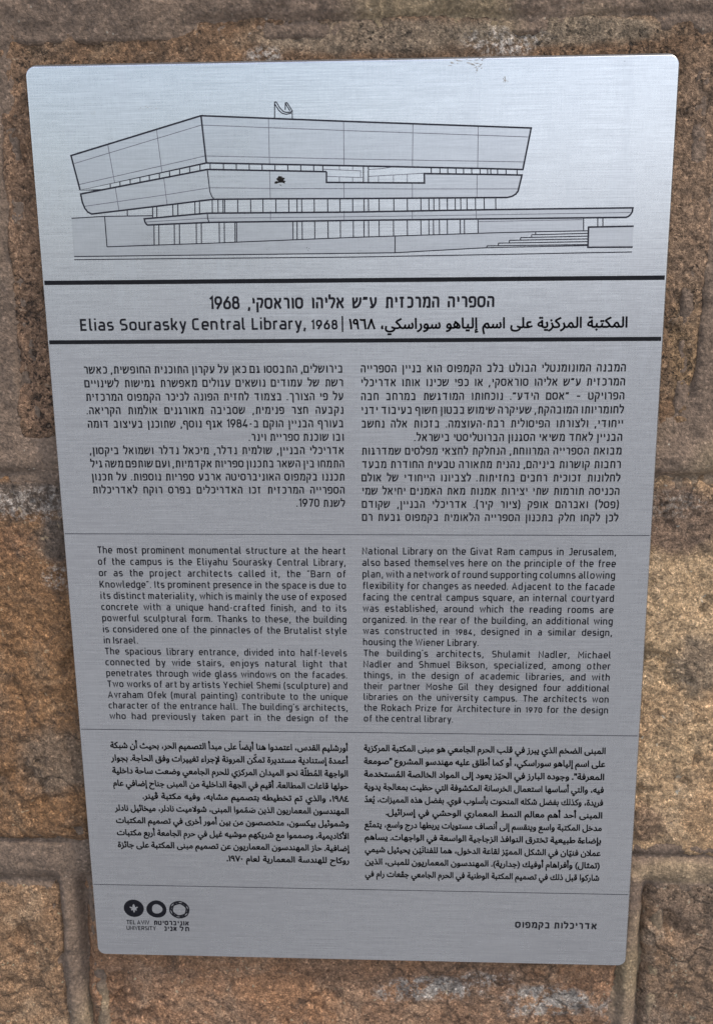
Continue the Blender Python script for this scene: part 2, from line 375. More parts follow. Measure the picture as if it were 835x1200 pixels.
# ---- flat print, built as ink sheets a few hundredths of a millimetre proud
class Ink:
    def __init__(s, y): s.v = []; s.f = []; s.y = y; s.k = 0
    def quadstrip(s, a, b, closed=False):
        s.k += 1; y = s.y - (s.k % 9)*.002
        n = len(a); o = len(s.v)
        for p, q in zip(a, b): s.v += [W(p[0], p[1], y), W(q[0], q[1], y)]
        for i in range(n if closed else n-1):
            j = (i+1) % n; s.f.append((o+2*i, o+2*i+1, o+2*j+1, o+2*j))
    def stroke(s, pts, w, closed=False):
        P = [Vector(p) for p in pts]; n = len(P)
        if n < 2: return
        A, B = [], []
        for i in range(n):
            d0 = d1 = None
            if i > 0 or closed: d0 = (P[i]-P[i-1])
            if i < n-1 or closed: d1 = (P[(i+1) % n]-P[i])
            d0 = (d0 if d0 is not None else d1).normalized(); d1 = (d1 if d1 is not None else d0).normalized()
            t = d0+d1
            t = d0 if t.length < 1e-6 else t.normalized()
            nn = Vector((-t.y, t.x)); c = max(.55, nn.dot(Vector((-d0.y, d0.x))))
            A.append(P[i]+nn*(w/2/c)); B.append(P[i]-nn*(w/2/c))
        s.quadstrip(A, B, closed)
    def poly(s, pts):
        s.k += 1; o = len(s.v); y = s.y-(s.k % 9)*.002
        s.v += [W(p[0], p[1], y) for p in pts]; s.f.append(tuple(range(o, o+len(pts))))
    def build(s, name, mat, parent=None):
        me = mesh(name, s.v, s.f)
        bm = bmesh.new(); bm.from_mesh(me); bmesh.ops.triangulate(bm, faces=[f for f in bm.faces if len(f.verts) > 4])
        for f in bm.faces:
            f.normal_update()
            if f.normal.y > 0: f.normal_flip()
        bm.to_mesh(me); bm.free()
        uv = me.uv_layers.new(name='UVMap')
        for lp in me.loops: c = me.vertices[lp.vertex_index].co; uv.data[lp.index].uv = (c.x, c.z-Z0)
        return link(name, me, mat, parent or plaque)

# ---- monoline lettering: Latin x-height 5.3, capitals 7; Hebrew 6
G = {
'a':'.3,4.85 3,4.85,1.3 3,0;3,2.75 0,2.75,1.1 0,.45,1.1 3,.45','b':'0,7.4 0,0;0,4.85 3.1,4.85,1.4 3.1,.45,1.4 0,.45',
'c':'2.8,4.85 0,4.85,1.4 0,.45,1.4 2.8,.45','d':'3.1,7.4 3.1,0;3.1,4.85 0,4.85,1.4 0,.45,1.4 3.1,.45',
'e':'2.9,.45 0,.45,1.4 0,4.85,1.4 3.1,4.85,1.4 3.1,2.55 0,2.55','f':'.7,0 .7,6.95,1.3 2.3,6.95;-.1,4.85 2.1,4.85',
'g':'3.1,.45 0,.45,1.4 0,4.85,1.4 3.1,4.85 3.1,-1.65,1.3 .4,-1.65','h':'0,7.4 0,0;0,4.85 3,4.85,1.4 3,0',
'i':'0,5.3 0,0;0,6.5 0,7.4','j':'.6,5.3 .6,-1.65,.9 -.5,-1.65;.6,6.5 .6,7.4','k':'0,7.4 0,0;0,2.1 .9,2.3 2.8,5.3;1.1,2.8 3,0',
'l':'0,7.4 0,.45,.9 1.2,.45','m':'0,5.3 0,0;0,4.85 2.4,4.85,1.2 2.4,0;2.0,4.85 4.8,4.85,1.3 4.8,0','n':'0,5.3 0,0;0,4.85 3,4.85,1.4 3,0',
'o':'z1.5,4.85 3.2,4.85,1.4 3.2,.45,1.4 0,.45,1.4 0,4.85,1.4','p':'0,5.3 0,-2.1;0,4.85 3.1,4.85,1.4 3.1,.45,1.4 0,.45',
'q':'3.1,5.3 3.1,-2.1;3.1,4.85 0,4.85,1.4 0,.45,1.4 3.1,.45','r':'0,5.3 0,0;0,3.6 0,4.85,1.1 2,4.85',
's':'2.7,4.85 0,4.85,1.1 0,2.65,1.1 2.8,2.65,1.1 2.8,.45,1.1 0,.45','t':'.7,6.8 .7,.45,1.1 2.2,.45;-.1,4.85 2.2,4.85',
'u':'0,5.3 0,.45,1.4 3,.45;3,5.3 3,0','v':'0,5.3 1.55,.4 3.1,5.3','w':'0,5.3 1.2,.4 2.5,4.8 3.8,.4 5,5.3','x':'0,5.3 3,0;3,5.3 0,0',
'y':'0,5.3 1.6,.3;3.1,5.3 1.2,-1.5,.5 .2,-1.65','z':'0,4.85 2.9,4.85 0,.45 3,.45',
'A':'0,0 2.1,6.7 4.2,0;.7,2 3.5,2','B':'2.4,3.6 0,3.6 0,6.55 3.2,6.55,1.3 3.2,3.6,1.3 2.4,3.6;0,3.6 0,.45 3.5,.45,1.4 3.5,3.6,1.4 2.2,3.6',
'C':'3.3,6.55 0,6.55,1.5 0,.45,1.5 3.3,.45','D':'z0,.45 0,6.55 3.6,6.55,1.7 3.6,.45,1.7','E':'3.1,6.55 0,6.55 0,.45 3.1,.45;0,3.55 2.8,3.55',
'F':'3.1,6.55 0,6.55 0,0;0,3.5 2.7,3.5','G':'3.4,6.55 0,6.55,1.5 0,.45,1.5 3.5,.45 3.5,3.3 2,3.3','H':'0,7 0,0;3.7,7 3.7,0;0,3.55 3.7,3.55',
'I':'0,7 0,0','J':'1,6.55 2.6,6.55 2.6,.45,1.4 0,.45','K':'0,7 0,0;0,3 1,3.2 3.5,7;1.2,3.6 3.7,0','L':'0,7 0,.45 3,.45',
'M':'0,0 0,6.7 2.3,2.6 4.6,6.7 4.6,0','N':'0,0 0,6.6 3.7,.4 3.7,7','O':'z1.8,6.55 3.8,6.55,1.6 3.8,.45,1.6 0,.45,1.6 0,6.55,1.6',
'P':'0,0 0,6.55 3.5,6.55,1.4 3.5,2.9,1.4 0,2.9','R':'0,0 0,6.55 3.4,6.55,1.4 3.4,3.1,1.4 0,3.1;1.9,3.1 3.6,0',
'S':'3.2,6.55 0,6.55,1.5 0,3.55,1.5 3.4,3.55,1.5 3.4,.45,1.5 0,.45','T':'0,6.55 4,6.55;2,6.55 2,0','U':'0,7 0,.45,1.5 3.7,.45,1.5 3.7,7',
'V':'0,7 2,.4 4,7','W':'0,7 1.5,.4 3,6 4.5,.4 6,7','Y':'0,7 2,3.3 4,7;2,3.3 2,0','X':'0,7 4,0;4,7 0,0','Z':'0,6.55 3.6,6.55 0,.45 3.6,.45',
'0':'z1.5,6.55 3.4,6.55,1.7 3.4,.45,1.7 0,.45,1.7 0,6.55,1.7','1':'.1,5.6 1.5,6.8 1.5,0','4':'2.6,0 2.6,3;2.4,7 0,1.7 3.8,1.7','7':'0,6.55 3.3,6.55 1.2,0',
'6':'2.7,7 .2,3.2 0,2;z1.5,4.2 3.4,4.2,1.5 3.4,.45,1.5 0,.45,1.5 0,4.2,1.5','9':'.8,0 3.2,3.8 3.4,5;z1.5,6.55 3.4,6.55,1.5 3.4,2.8,1.5 0,2.8,1.5 0,6.55,1.5',
'8':'z1.5,6.55 3.1,6.55,1.4 3.1,3.7,1.4 .2,3.7,1.4 .2,6.55,1.4;z1.5,3.7 3.4,3.7,1.5 3.4,.45,1.5 0,.45,1.5 0,3.7,1.5',
'.':'0,0 0,1','·':'0,0 0,1',',':'.5,1 0,-1.2','-':'0,3 1.7,3','–':'0,2.9 2.9,2.9',"'":'0,6 .0,7.4','"':'0,6.9 .2,5.6;1.2,6.9 1.3,5.8','״':'.5,6.3 0,4.5;1.9,6.3 1.4,4.5',
'(':'1,7.4 0,5.6,1.6 0,.6,1.6 1,-1.2',')':'0,7.4 1,5.6,1.6 1,.6,1.6 0,-1.2','|':'0,8 0,-1.6',':':'0,1 0,1.8;0,3.6 0,4.4',
'א':'0,6 3.7,0;3.4,6 3.4,4.2,.6 2.3,3.3;.3,0 .3,2.5,.6 1.4,3.9','ב':'0,5.55 2.9,5.55,1.2 2.9,.45;-.1,.45 3.7,.45','ג':'0,5.55 1.5,5.55,.9 1.5,2.4 2.4,0;1.6,2 1,.45 -.1,.45',
'ד':'0,5.55 4.1,5.55;3.0,5.55 3.0,0','ה':'0,5.55 3.3,5.55,1.2 3.3,0;.3,3.6 .3,0','ו':'0,5.55 .8,5.55,.7 .8,0','ז':'0,5.55 2.7,5.55;1.4,5.55 1.4,0',
'ח':'.3,0 .3,5.55;-.1,5.55 3.4,5.55,1.2 3.4,0','ט':'0,6 0,.45,1.3 3.5,.45,1.3 3.5,5.55,1.2 2.1,5.55','י':'0,5.55 .8,5.55,.7 .8,3','כ':'0,5.55 3,5.55,1.4 3,.45,1.4 0,.45',
'ך':'0,5.55 3,5.55,1.2 3,-2','ל':'.2,7.8 .2,5.55 3,5.55,.8 3,3.7,1 1.2,0','מ':'0,6 1.1,4.2 .3,0;.8,4.2 1.5,5.55,.8 3.8,5.55,1.2 3.8,.45 1.9,.45',
'ם':'z0,.45 0,5.55 3.4,5.55,1.2 3.4,.45','נ':'.6,5.55 1.9,5.55,.9 1.9,.45 0,.45','ן':'0,5.55 .8,5.55,.7 .8,-2','ס':'z1.5,5.55 3.6,5.55,1.3 3.6,.45,1.9 0,.45,1.9 0,5.55,1.3',
'ע':'.2,6 .6,4 1.5,.8;3.3,6 3.3,2.4,1.8 1.5,.5 -.1,.35','פ':'1.7,3 .1,3,.8 .1,5.55,1.1 3.4,5.55,1.3 3.4,.45,1.3 0,.45','ף':'1.7,3 .1,3,.8 .1,5.55,1.1 3.3,5.55,1.3 3.3,-2',
'צ':'.1,6 3.3,1.3,.8 3.3,.45 0,.45;3.3,6 3.3,4.2,.6 2.1,3.2','ץ':'.1,6 1.4,3.5;1.4,-2 1.4,3.3 3.1,4.3,.7 3.1,6','ק':'0,5.55 3.3,5.55,1 3.3,3.4,.8 2.1,.5;.3,3.7 .3,-2',
'ר':'0,5.55 2.8,5.55,1.3 2.8,0','ש':'0,6 .3,.45 2.6,.45,1.6 4.4,3.4,1.2 4.4,6;2.3,6 2.2,4,.6 .4,2.5','ת':'.3,5.55 3.6,5.55,1.2 3.6,0;.9,5.55 .9,.45 -.1,.45',
}
def parse(src):
    out = []
    for st in src.split(';'):
        closed = st.startswith('z'); st = st.lstrip('z')
        P = [tuple(float(t) for t in p.split(',')) for p in st.split()]
        n = len(P); pts = []
        for i, p in enumerate(P):
            r = p[2] if len(p) > 2 else 0
            if r and (closed or 0 < i < n-1):
                a = Vector(P[i-1][:2]); b = Vector(p[:2]); c = Vector(P[(i+1) % n][:2])
                la = (a-b).length*(.5 if len(P[i-1]) > 2 else 1); lc = (c-b).length*(.5 if len(P[(i+1) % n]) > 2 else 1)
                t = min(r, la*.999, lc*.999); p0 = b+(a-b).normalized()*t; p1 = b+(c-b).normalized()*t
                for k in range(6):
                    s = k/5; pts.append(tuple((p0*(1-s)**2 + b*(1.1*s*(1-s)) + b*(.9*s*(1-s)) + p1*s*s)))
            else: pts.append(p[:2])
        cl = [pts[0]]
        for q in pts[1:]:
            if (Vector(q)-Vector(cl[-1])).length > .02: cl.append(q)
        out.append((cl, closed))
    xs = [q[0] for s, _ in out for q in s]
    return out, min(xs), max(xs)
GP = {c: parse(s) for c, s in G.items()}
MIRROR = {'(': ')', ')': '('}

KERN = {'r': -.5, 't': -.35, 'f': -.5, 'c': -.2, 'l': -.3, 'k': -.3, 'v': -.3, 'w': -.2, 'y': -.4, 'L': -.3, 'T': -.4, 'x': -.2, 's': -.1, 'e': -.1, 'a': .05, 'i': .1, 'n': .1, 'm': .1, 'u': .1, 'h': .1,
        'ג': -.2, 'כ': -.1, 'ב': -.2, 'ל': -.25, 'ת': 0, '.': .1, ',': .0}
class MonoFont:
    def __init__(s, unit, wt=.88, gap=1.05, space=2.2, digit=1.0, xs=1.0): s.u = unit; s.wt = wt; s.gap = gap; s.sp = space*unit; s.dg = digit; s.xs = xs
    def glyphs(s, word, rtl):
        """visual order list of (char)"""
        if not rtl: return list(word)
        out = []; run = ''
        for ch in word:
            if ch.isdigit(): run += ch
            else:
                out += list(run[::-1]); run = ''; out.append(MIRROR.get(ch, ch))
        out += list(run[::-1])
        return out[::-1]
    def adv(s, ch):
        g = GP[ch]; k = s.dg if ch.isdigit() else 1
        return ((g[2]-g[1])*k+s.wt+s.gap+KERN.get(ch, 0))*s.u*s.xs
    def width(s, word, rtl): return sum(s.adv(c) for c in s.glyphs(word, rtl)) - s.gap*s.u*s.xs
    def draw(s, ink, word, x, z, sx, rtl):
        for ch in s.glyphs(word, rtl):
            g, x0, x1 = GP[ch]; k = s.dg if ch.isdigit() else 1
            for st, cl in g:
                ink.stroke([(x+((p[0]-x0)*k+s.wt/2)*s.u*s.xs*sx, z+p[1]*s.u*k) for p in st], s.wt*s.u, cl)
            x += s.adv(ch)*sx

# ---- Arabic: joined forms taken glyph by glyph from Blender's own font
ARF = {}
cp = 0xFE80
for base, n in [(0x621, 1), (0x622, 2), (0x623, 2), (0x624, 2), (0x625, 2), (0x626, 4), (0x627, 2), (0x628, 4), (0x629, 2)] + [(c, 4) for c in range(0x62A, 0x62F)] + \
        [(c, 2) for c in range(0x62F, 0x633)] + [(c, 4) for c in range(0x633, 0x63B)] + [(c, 4) for c in range(0x641, 0x648)] + [(0x648, 2), (0x649, 2), (0x64A, 4)]:
    ARF[chr(base)] = [chr(cp+i) for i in range(n)]; cp += n
ARF['\u06A4'] = [chr(0xFB6A+i) for i in range(4)]
MARKS = '\u064B\u064C\u064D\u064E\u064F\u0650\u0651\u0652'
LA = {'\u0622': 0xFEF5, '\u0623': 0xFEF7, '\u0625': 0xFEF9, '\u0627': 0xFEFB}
def shape(word):
    """logical word -> list of [glyph, marks] in logical order"""
    L = []
    for ch in word:
        if ch in MARKS and L: L[-1][1] += ch
        else: L.append([ch, ''])
    out = []; i = 0; prev = False
    while i < len(L):
        ch, mk = L[i]
        if ch not in ARF: out.append([MIRROR.get(ch, ch), mk]); prev = False; i += 1; continue
        if ch == '\u0644' and i+1 < len(L) and L[i+1][0] in LA:
            out.append([chr(LA[L[i+1][0]]+(1 if prev else 0)), mk+L[i+1][1]]); prev = False; i += 2; continue
        F = ARF[ch]; nxt = i+1 < len(L) and L[i+1][0] in ARF and len(ARF[L[i+1][0]]) > 1
        if len(F) == 4: f = (3 if nxt else 1) if prev else (2 if nxt else 0); prev = nxt
        elif len(F) == 2: f = 1 if prev else 0; prev = False
        else: f = 0; prev = False
        out.append([F[f], mk]); i += 1
    return out
_gc = {}
from mathutils.geometry import delaunay_2d_cdt
def fill_nonzero(v, e, bold):
    """fill the outline by winding number, so contours that overlap stay solid, then fatten it by a rim"""
    r = delaunay_2d_cdt([Vector(p) for p in v], e, [], 0, 1e-5)
    A = np.array([v[a] for a, b in e]); B = np.array([v[b] for a, b in e]); f = []
    vo = [tuple(p) for p in r[0]]
    for t in r[2]:
        cx = sum(vo[i][0] for i in t)/len(t); cz = sum(vo[i][1] for i in t)/len(t)
        up = (A[:, 1] <= cz) & (B[:, 1] > cz); dn = (A[:, 1] > cz) & (B[:, 1] <= cz)
        side = (B[:, 0]-A[:, 0])*(cz-A[:, 1])-(cx-A[:, 0])*(B[:, 1]-A[:, 1])
        if int((up & (side > 0)).sum())-int((dn & (side < 0)).sum()) != 0: f.append(tuple(t))
    if bold:
        for a, b in zip(A, B):
            d = b-a; l = math.hypot(*d)
            if l < 1e-5: continue
            d = d/l*bold; n = np.array((-d[1], d[0])); o = len(vo)
            vo += [tuple(a-d*.6-n), tuple(b+d*.6-n), tuple(b+d*.6+n), tuple(a-d*.6+n)]; f.append((o, o+1, o+2, o+3))
    return vo, f
_dg = None
def fglyph(ch, bold):
    key = (ch, bold)
    if key in _gc: return _gc[key]
    def get(txt):
        c = bpy.data.curves.new('tmp', 'FONT'); c.body = txt; c.resolution_u = 3; c.fill_mode = 'NONE'
        o = bpy.data.objects.new('tmp', c); COL.objects.link(o)
        bpy.context.view_layer.update()
        ev = o.evaluated_get(bpy.context.evaluated_depsgraph_get()); m = ev.to_mesh()
        v = [(q.co.x, q.co.y) for q in m.vertices]; f = [tuple(e.vertices) for e in m.edges]
        ev.to_mesh_clear(); bpy.data.objects.remove(o); bpy.data.curves.remove(c)
        return v, f
    v, e = get(ch)
    v, f = fill_nonzero(v, e, bold) if v else (v, [])
    v1, _ = get(ch); v2, _ = get(ch+ch)
    adv = (max(p[0] for p in v2)-max(p[0] for p in v1)) if v1 else .25
    _gc[key] = (v, f, adv); return _gc[key]
class ArFont:
    def __init__(s, size, bold=.008, space=.24): s.s = size; s.b = bold; s.sp = space*size; s.xs = 1.0
    def seq(s, word):
        sh = shape(word); out = []; run = []
        for g in sh:
            if g[0].isdigit(): run.append(g)
            else: out += run[::-1]; run = []; out.append(g)
        return out + run[::-1]
    def width(s, word, rtl): return sum(fglyph(g, s.b)[2] for g, m in s.seq(word))*s.s
    def draw(s, ink, word, x, z, sx, rtl):
        x += s.width(word, True)*sx
        for g, marks in s.seq(word):
            v, f, adv = fglyph(g, s.b); x -= adv*s.s*sx
            def put(v, f, ox, oz):
                ink.k += 1; y = ink.y-(ink.k % 9)*.002; o = len(ink.v)
                ink.v += [W(ox+p[0]*s.s*sx, oz+p[1]*s.s, y) for p in v]; ink.f += [tuple(o+i for i in q) for q in f]
            put(v, f, x, z)
            top = max(p[1] for p in v) if v else .5; cx = x+adv*s.s*sx/2
            for mk in marks:
                mv, mf, ma = fglyph(mk, s.b*.5)
                if not mv: continue
                mx = (min(p[0] for p in mv)+max(p[0] for p in mv))/2; mb = min(p[1] for p in mv); mt = max(p[1] for p in mv)
                put(mv, mf, cx-mx*s.s*sx, z+(top+.05-mb)*s.s); top += (mt-mb)+.04

def line(ink, font, text, x0, x1, z, rtl, just=True):
    words = text.split(' ')
    ws = [font.width(w_, rtl) for w_ in words]; tot = sum(ws); n = len(words)-1
    sx = 1.0; sp = font.sp
    if just and n:
        sp = (x1-x0-tot)/n
        if sp < font.sp*.72: sx = (x1-x0-n*font.sp*.72)/tot; sp = font.sp*.72
        elif sp > font.sp*2.0: sx = min(1.03, (x1-x0-n*font.sp*2.0)/tot); sp = (x1-x0-tot*sx)/n
    if rtl:
        x = x1
        for w_, wd in zip(words, ws): x -= wd*sx; font.draw(ink, w_, x, z, sx, True); x -= sp
    else:
        x = x0
        for w_, wd in zip(words, ws): font.draw(ink, w_, x, z, sx, False); x += wd*sx+sp
    return sx

def column(name, font, lines, x0, x1, z, pitch, rtl):
    ink = Ink(-.03); ss = []
    for k, t in enumerate(lines):
        short = t.endswith('~'); ss.append(line(ink, font, t.rstrip('~'), x0, x1, z-k*pitch, rtl, not short))
    print(name, 'x-scale', [round(q, 2) for q in ss])
    return ink.build(name, M_TEXT)

def rule(z, h, x0=0.95, x1=PW-.95, mat=None):
    ink = Ink(-.02); ink.poly([(x0, z-h/2), (x1, z-h/2), (x1, z+h/2), (x0, z+h/2)])
    return ink.build('rule_line', mat or M_BLACK)
rule(379.1, 2.1); rule(350.3, 2.0)
for z in (251.9, 141.6, 45.9): rule(z, .38, .95, PW-.95, M_THIN if False else M_LINE)

# ---- heading
hd = Ink(-.03)
line(hd, MonoFont(.86, 1.3, .62, 3.4, 1, .93), 'הספריה המרכזית ע״ש אליהו סוראסקי, 1968', 81.3, 219, 365.9, True)
hd.build('hebrew_heading', M_TEXT)
hd = Ink(-.03)
line(hd, MonoFont(.80, 1.25, .85, 3.0, 1, 1.07), 'Elias Sourasky Central Library,', 17, 128.3, 355.9, False)
line(hd, MonoFont(.80, 1.15, .9, 2.0, .78), '1968', 130.6, 143.2, 355.9, False)
MF1968 = MonoFont(.80, 1.0); MF1968.draw(hd, '|', 145.6, 355.8, 1, False)
hd.build('english_heading', M_TEXT)
hd = Ink(-.03)
AT = ArFont(7.0, .030)
line(hd, AT, 'المكتبة المركزية على اسم إلياهو سوراسكي، ١٩٦٨', 149.0, 283, 355.9, True)
hd.build('arabic_heading', M_TEXT)

# ---- body text
HF = MonoFont(.59, 1.24, .78, 3.0, 1, .95)
column('hebrew_text', HF, [
 'המבנה המונומנטלי הבולט בלב הקמפוס הוא בניין הספרייה', 'המרכזית ע״ש אליהו סוראסקי, או כפי שכינו אותו אדריכלי', 'הפרויקט – ״אסם הידע״. נוכחותו המודגשת במרחב חבה',
 'לחומריותו המובהקת, שעיקרה שימוש בבטון חשוף בעיבוד ידני', 'ייחודי, ולצורתו הפיסולית רבת-העוצמה. בזכות אלה נחשב', 'הבניין לאחד משיאי הסגנון הברוטליסטי בישראל.~',
 'מבואת הספרייה המרווחת, הנחלקת לחצאי מפלסים שמדרגות', 'רחבות קושרות ביניהם, נהנית מתאורה טבעית החודרת מבעד', 'לחלונות זכוכית רחבים בחזיתות. לצביונו הייחודי של אולם',
 'הכניסה תורמות שתי יצירות אמנות מאת האמנים יחיאל שמי', '(פסל) ואברהם אופק (ציור קיר). אדריכלי הבניין, שקודם', 'לכן לקחו חלק בתכנון הספרייה הלאומית בקמפוס גבעת רם'],
 154.5, 283, 334.7, 6.86, True)
column('hebrew_text', HF, [
 'בירושלים, התבססו גם כאן על עקרון התוכנית החופשית, כאשר', 'רשת של עמודים נושאים עגולים מאפשרת גמישות לשינויים', 'על פי הצורך. בצמוד לחזית הפונה לכיכר הקמפוס המרכזית',
 'נקבעה חצר פנימית, שסביבה מאורגנים אולמות הקריאה.', 'בעורף הבניין הוקם ב-1984 אגף נוסף, שתוכנן בעיצוב דומה', 'ובו שוכנת ספריית וינר.~',
 'אדריכלי הבניין, שולמית נדלר, מיכאל נדלר ושמואל ביקסון,', 'התמחו בין השאר בתכנון ספריות אקדמיות, ועם שותפם משה גיל', 'תכננו בקמפוס האוניברסיטה ארבע ספריות נוספות. על תכנון',
 'הספרייה המרכזית זכו האדריכלים בפרס רוקח לאדריכלות', 'לשנת 1970.~'], 17, 145.9, 334.7, 6.81, True)
EF = MonoFont(.535, 1.22, .92, 3.0, .8, .98)
column('english_text', EF, [
 'The most prominent monumental structure at the heart', 'of the campus is the Eliyahu Sourasky Central Library,', 'or as the project architects called it, the "Barn of', 'Knowledge". Its prominent presence in the space is due to',
 'its distinct materiality, which is mainly the use of exposed', 'concrete with a unique hand-crafted finish, and to its', 'powerful sculptural form. Thanks to these, the building', 'is considered one of the pinnacles of the Brutalist style', 'in Israel.~',
 'The spacious library entrance, divided into half-levels', 'connected by wide stairs, enjoys natural light that', 'penetrates through wide glass windows on the facades.', 'Two works of art by artists Yechiel Shemi (sculpture) and',
 'Avraham Ofek (mural painting) contribute to the unique', "character of the entrance hall. The building's architects,", 'who had previously taken part in the design of the'], 17.1, 145.9, 241.4, 6.24, False)
column('english_text', EF, [
 'National Library on the Givat Ram campus in Jerusalem,', 'also based themselves here on the principle of the free', 'plan, with a network of round supporting columns allowing', 'flexibility for changes as needed. Adjacent to the facade',
 'facing the central campus square, an internal courtyard', 'was established, around which the reading rooms are', 'organized. In the rear of the building, an additional wing', 'was constructed in 1984, designed in a similar design,', 'housing the Wiener Library.~',
 "The building's architects, Shulamit Nadler, Michael", 'Nadler and Shmuel Bikson, specialized, among other', 'things, in the design of academic libraries, and with', 'their partner Moshe Gil they designed four additional', 'libraries on the university campus. The architects won',
 'the Rokach Prize for Architecture in 1970 for the design', 'of the central library.~'], 154.4, 283, 241.4, 6.22, False)
AF = ArFont(5.0, .038, .33)
column('arabic_text', AF, [
 'المبنى الضخم الذي يبرز في قلب الحرم الجامعي هو مبنى المكتبة المركزية', 'على اسم إلياهو سوراسكي، أو كما أطلق عليه مهندسو المشروع "صومعة', 'المعرفة". وجوده البارز في الحيّز يعود إلى المواد الخالصة المُستخدمة',
 'فيه، والتي أساسها استعمال الخرسانة المكشوفة التي حظيت بمعالجة يدوية', 'فريدة، وكذلك بفضل شكله المنحوت بأسلوب قوي. بفضل هذه المميزات، يُعدّ', 'المبنى أحد أهم معالم النمط المعماري الوحشي في إسرائيل.~',
 'مدخل المكتبة واسع وينقسم إلى أنصاف مستويات يربطها درج واسع، يتمتّع', 'بإضاءة طبيعية تخترق النوافذ الزجاجية الواسعة في الواجهات. يساهم', 'عملان فنيّان في الشكل المميّز لقاعة الدخول، هما للفنانَيْن يحيئيل شيمي',
 '(تمثال) وأفراهام أوفيك (جدارية). المهندسون المعماريون للمبنى، الذين', 'شاركوا قبل ذلك في تصميم المكتبة الوطنية في الحرم الجامعي جڤعات رام في'], 154.2, 282.9, 130.9, 7.66, True)
column('arabic_text', AF, [
 'أورشليم القدس، اعتمدوا هنا أيضاً على مبدأ التصميم الحر، بحيث أن شبكة', 'أعمدة إستنادية مستديرة تمكّن المرونة لإجراء تغييرات وفق الحاجة. بجوار', 'الواجهة المُطلّة نحو الميدان المركزي للحرم الجامعي وضعت ساحة داخلية',
 'حولها قاعات المطالعة. أقيم في الجهة الداخلية من المبنى جناح إضافي عام', '١٩٨٤، والذي تم تخطيطه بتصميم مشابه، وفيه مكتبة ڤينر.~', 'المهندسون المعماريون الذين صَمّموا المبنى، شولاميت نادلر، ميخائيل نادلر',
 'وشموئيل بيكسون، متخصصون من بين أمور أخرى في تصميم المكتبات', 'الأكاديمية، وصمموا مع شريكهم موشيه غيل في حرم الجامعة أربع مكتبات', 'إضافية. حاز المهندسون المعماريون عن تصميم مبنى المكتبة على جائزة',
 'روكاح للهندسة المعمارية لعام ١٩٧٠.~'], 16.4, 145.7, 130.7, 7.6, True)
ft = Ink(-.03); line(ft, MonoFont(.60, 1.55, .72, 3.4, 1, 1.03), 'אדריכלות בקמפוס', 237.6, 282.9, 23.6, True); ft.build('footer_text', M_TEXT)

# ---- the emblem: three round marks over two lines of small lettering
emb = Ink(-.03)
emblem = link('emblem', None, None, plaque)
def circ(cx, cz, rx, rz, n=48, rot=0, wob=0):
    o = []
    for k in range(n):
        a = 2*math.pi*k/n; r = 1+wob*math.cos(3*a+rot)
        o.append((cx+rx*r*math.cos(a), cz+rz*r*math.sin(a)))
    return o
R0 = 5.75
# disc with a leaf left bare: a ring of quads between the leaf outline and the rim
leaf = []
lobes = [(90, 3.1), (52, 1.0), (28, 2.9), (0, 1.1), (-28, 2.0), (-60, 1.0), (-90, 2.5), (-120, 1.0), (-152, 2.0), (-180, 1.1), (-208, 2.9), (-232, 1.0), (-270, 3.1)]
for k in range(60):
    deg = 90-k*6.0
    for (d0, r0), (d1, r1) in zip(lobes, lobes[1:]):
        if d1 <= deg <= d0:
            s = (d0-deg)/(d0-d1); r = r0+(r1-r0)*s; break
    a = math.radians(deg); leaf.append((22.9+r*math.cos(a), 30.6+r*math.sin(a)))
leaf = [leaf[0]]+leaf[:0:-1]
rim = [(22.9+R0*math.cos(2*math.pi*k/60+math.pi/2), 30.9+R0*.98*math.sin(2*math.pi*k/60+math.pi/2)) for k in range(60)]
emb.quadstrip(leaf, rim, True); emb.build('emblem_disc', M_TEXT, emblem)
e2 = Ink(-.03); e2.quadstrip(circ(36.2, 30.8, 3.0, 3.0, 48, .5, .05), circ(35.9, 30.7, R0, R0*.97, 48, 2.4, .02), True); e2.build('emblem_ring', M_TEXT, emblem)
e3 = Ink(-.03)
for k in range(3):
    a = k*math.pi/3+.35; ca, sa = math.cos(a), math.sin(a)
    e3.stroke([(48.9+x*ca-z*sa, 30.6+(x*sa+z*ca)*.97) for x, z in circ(0, 0, 5.5, 3.9, 48)], .75, True)
e3.stroke(circ(48.9, 30.6, 5.6, 5.45, 48), .4, True)
e3.build('emblem_knot', M_TEXT, emblem)
e4 = Ink(-.03)
line(e4, MonoFont(.385, 1.25, .55, 2.4), 'TEL AVIV', 17.9, 31.4, 20.5, False); line(e4, MonoFont(.365, 1.25, .55, 2), 'UNIVERSITY', 17.9, 37.0, 16.8, False)
def fit(ink, word, unit, wt, x0, x1, z):
    f = MonoFont(unit, wt, .75, 2); wd = f.width(word, True); f.draw(ink, word, x0, z, (x1-x0)/wd, True)
fit(e4, 'אוניברסיטת', .43, 1.7, 33.6, 54, 20.5)
fit(e4, 'אביב', .43, 1.7, 39.3, 46.8, 16.8); fit(e4, 'תל', .43, 1.7, 48.4, 54, 16.8)
e4.build('emblem_lettering', M_TEXT, emblem)

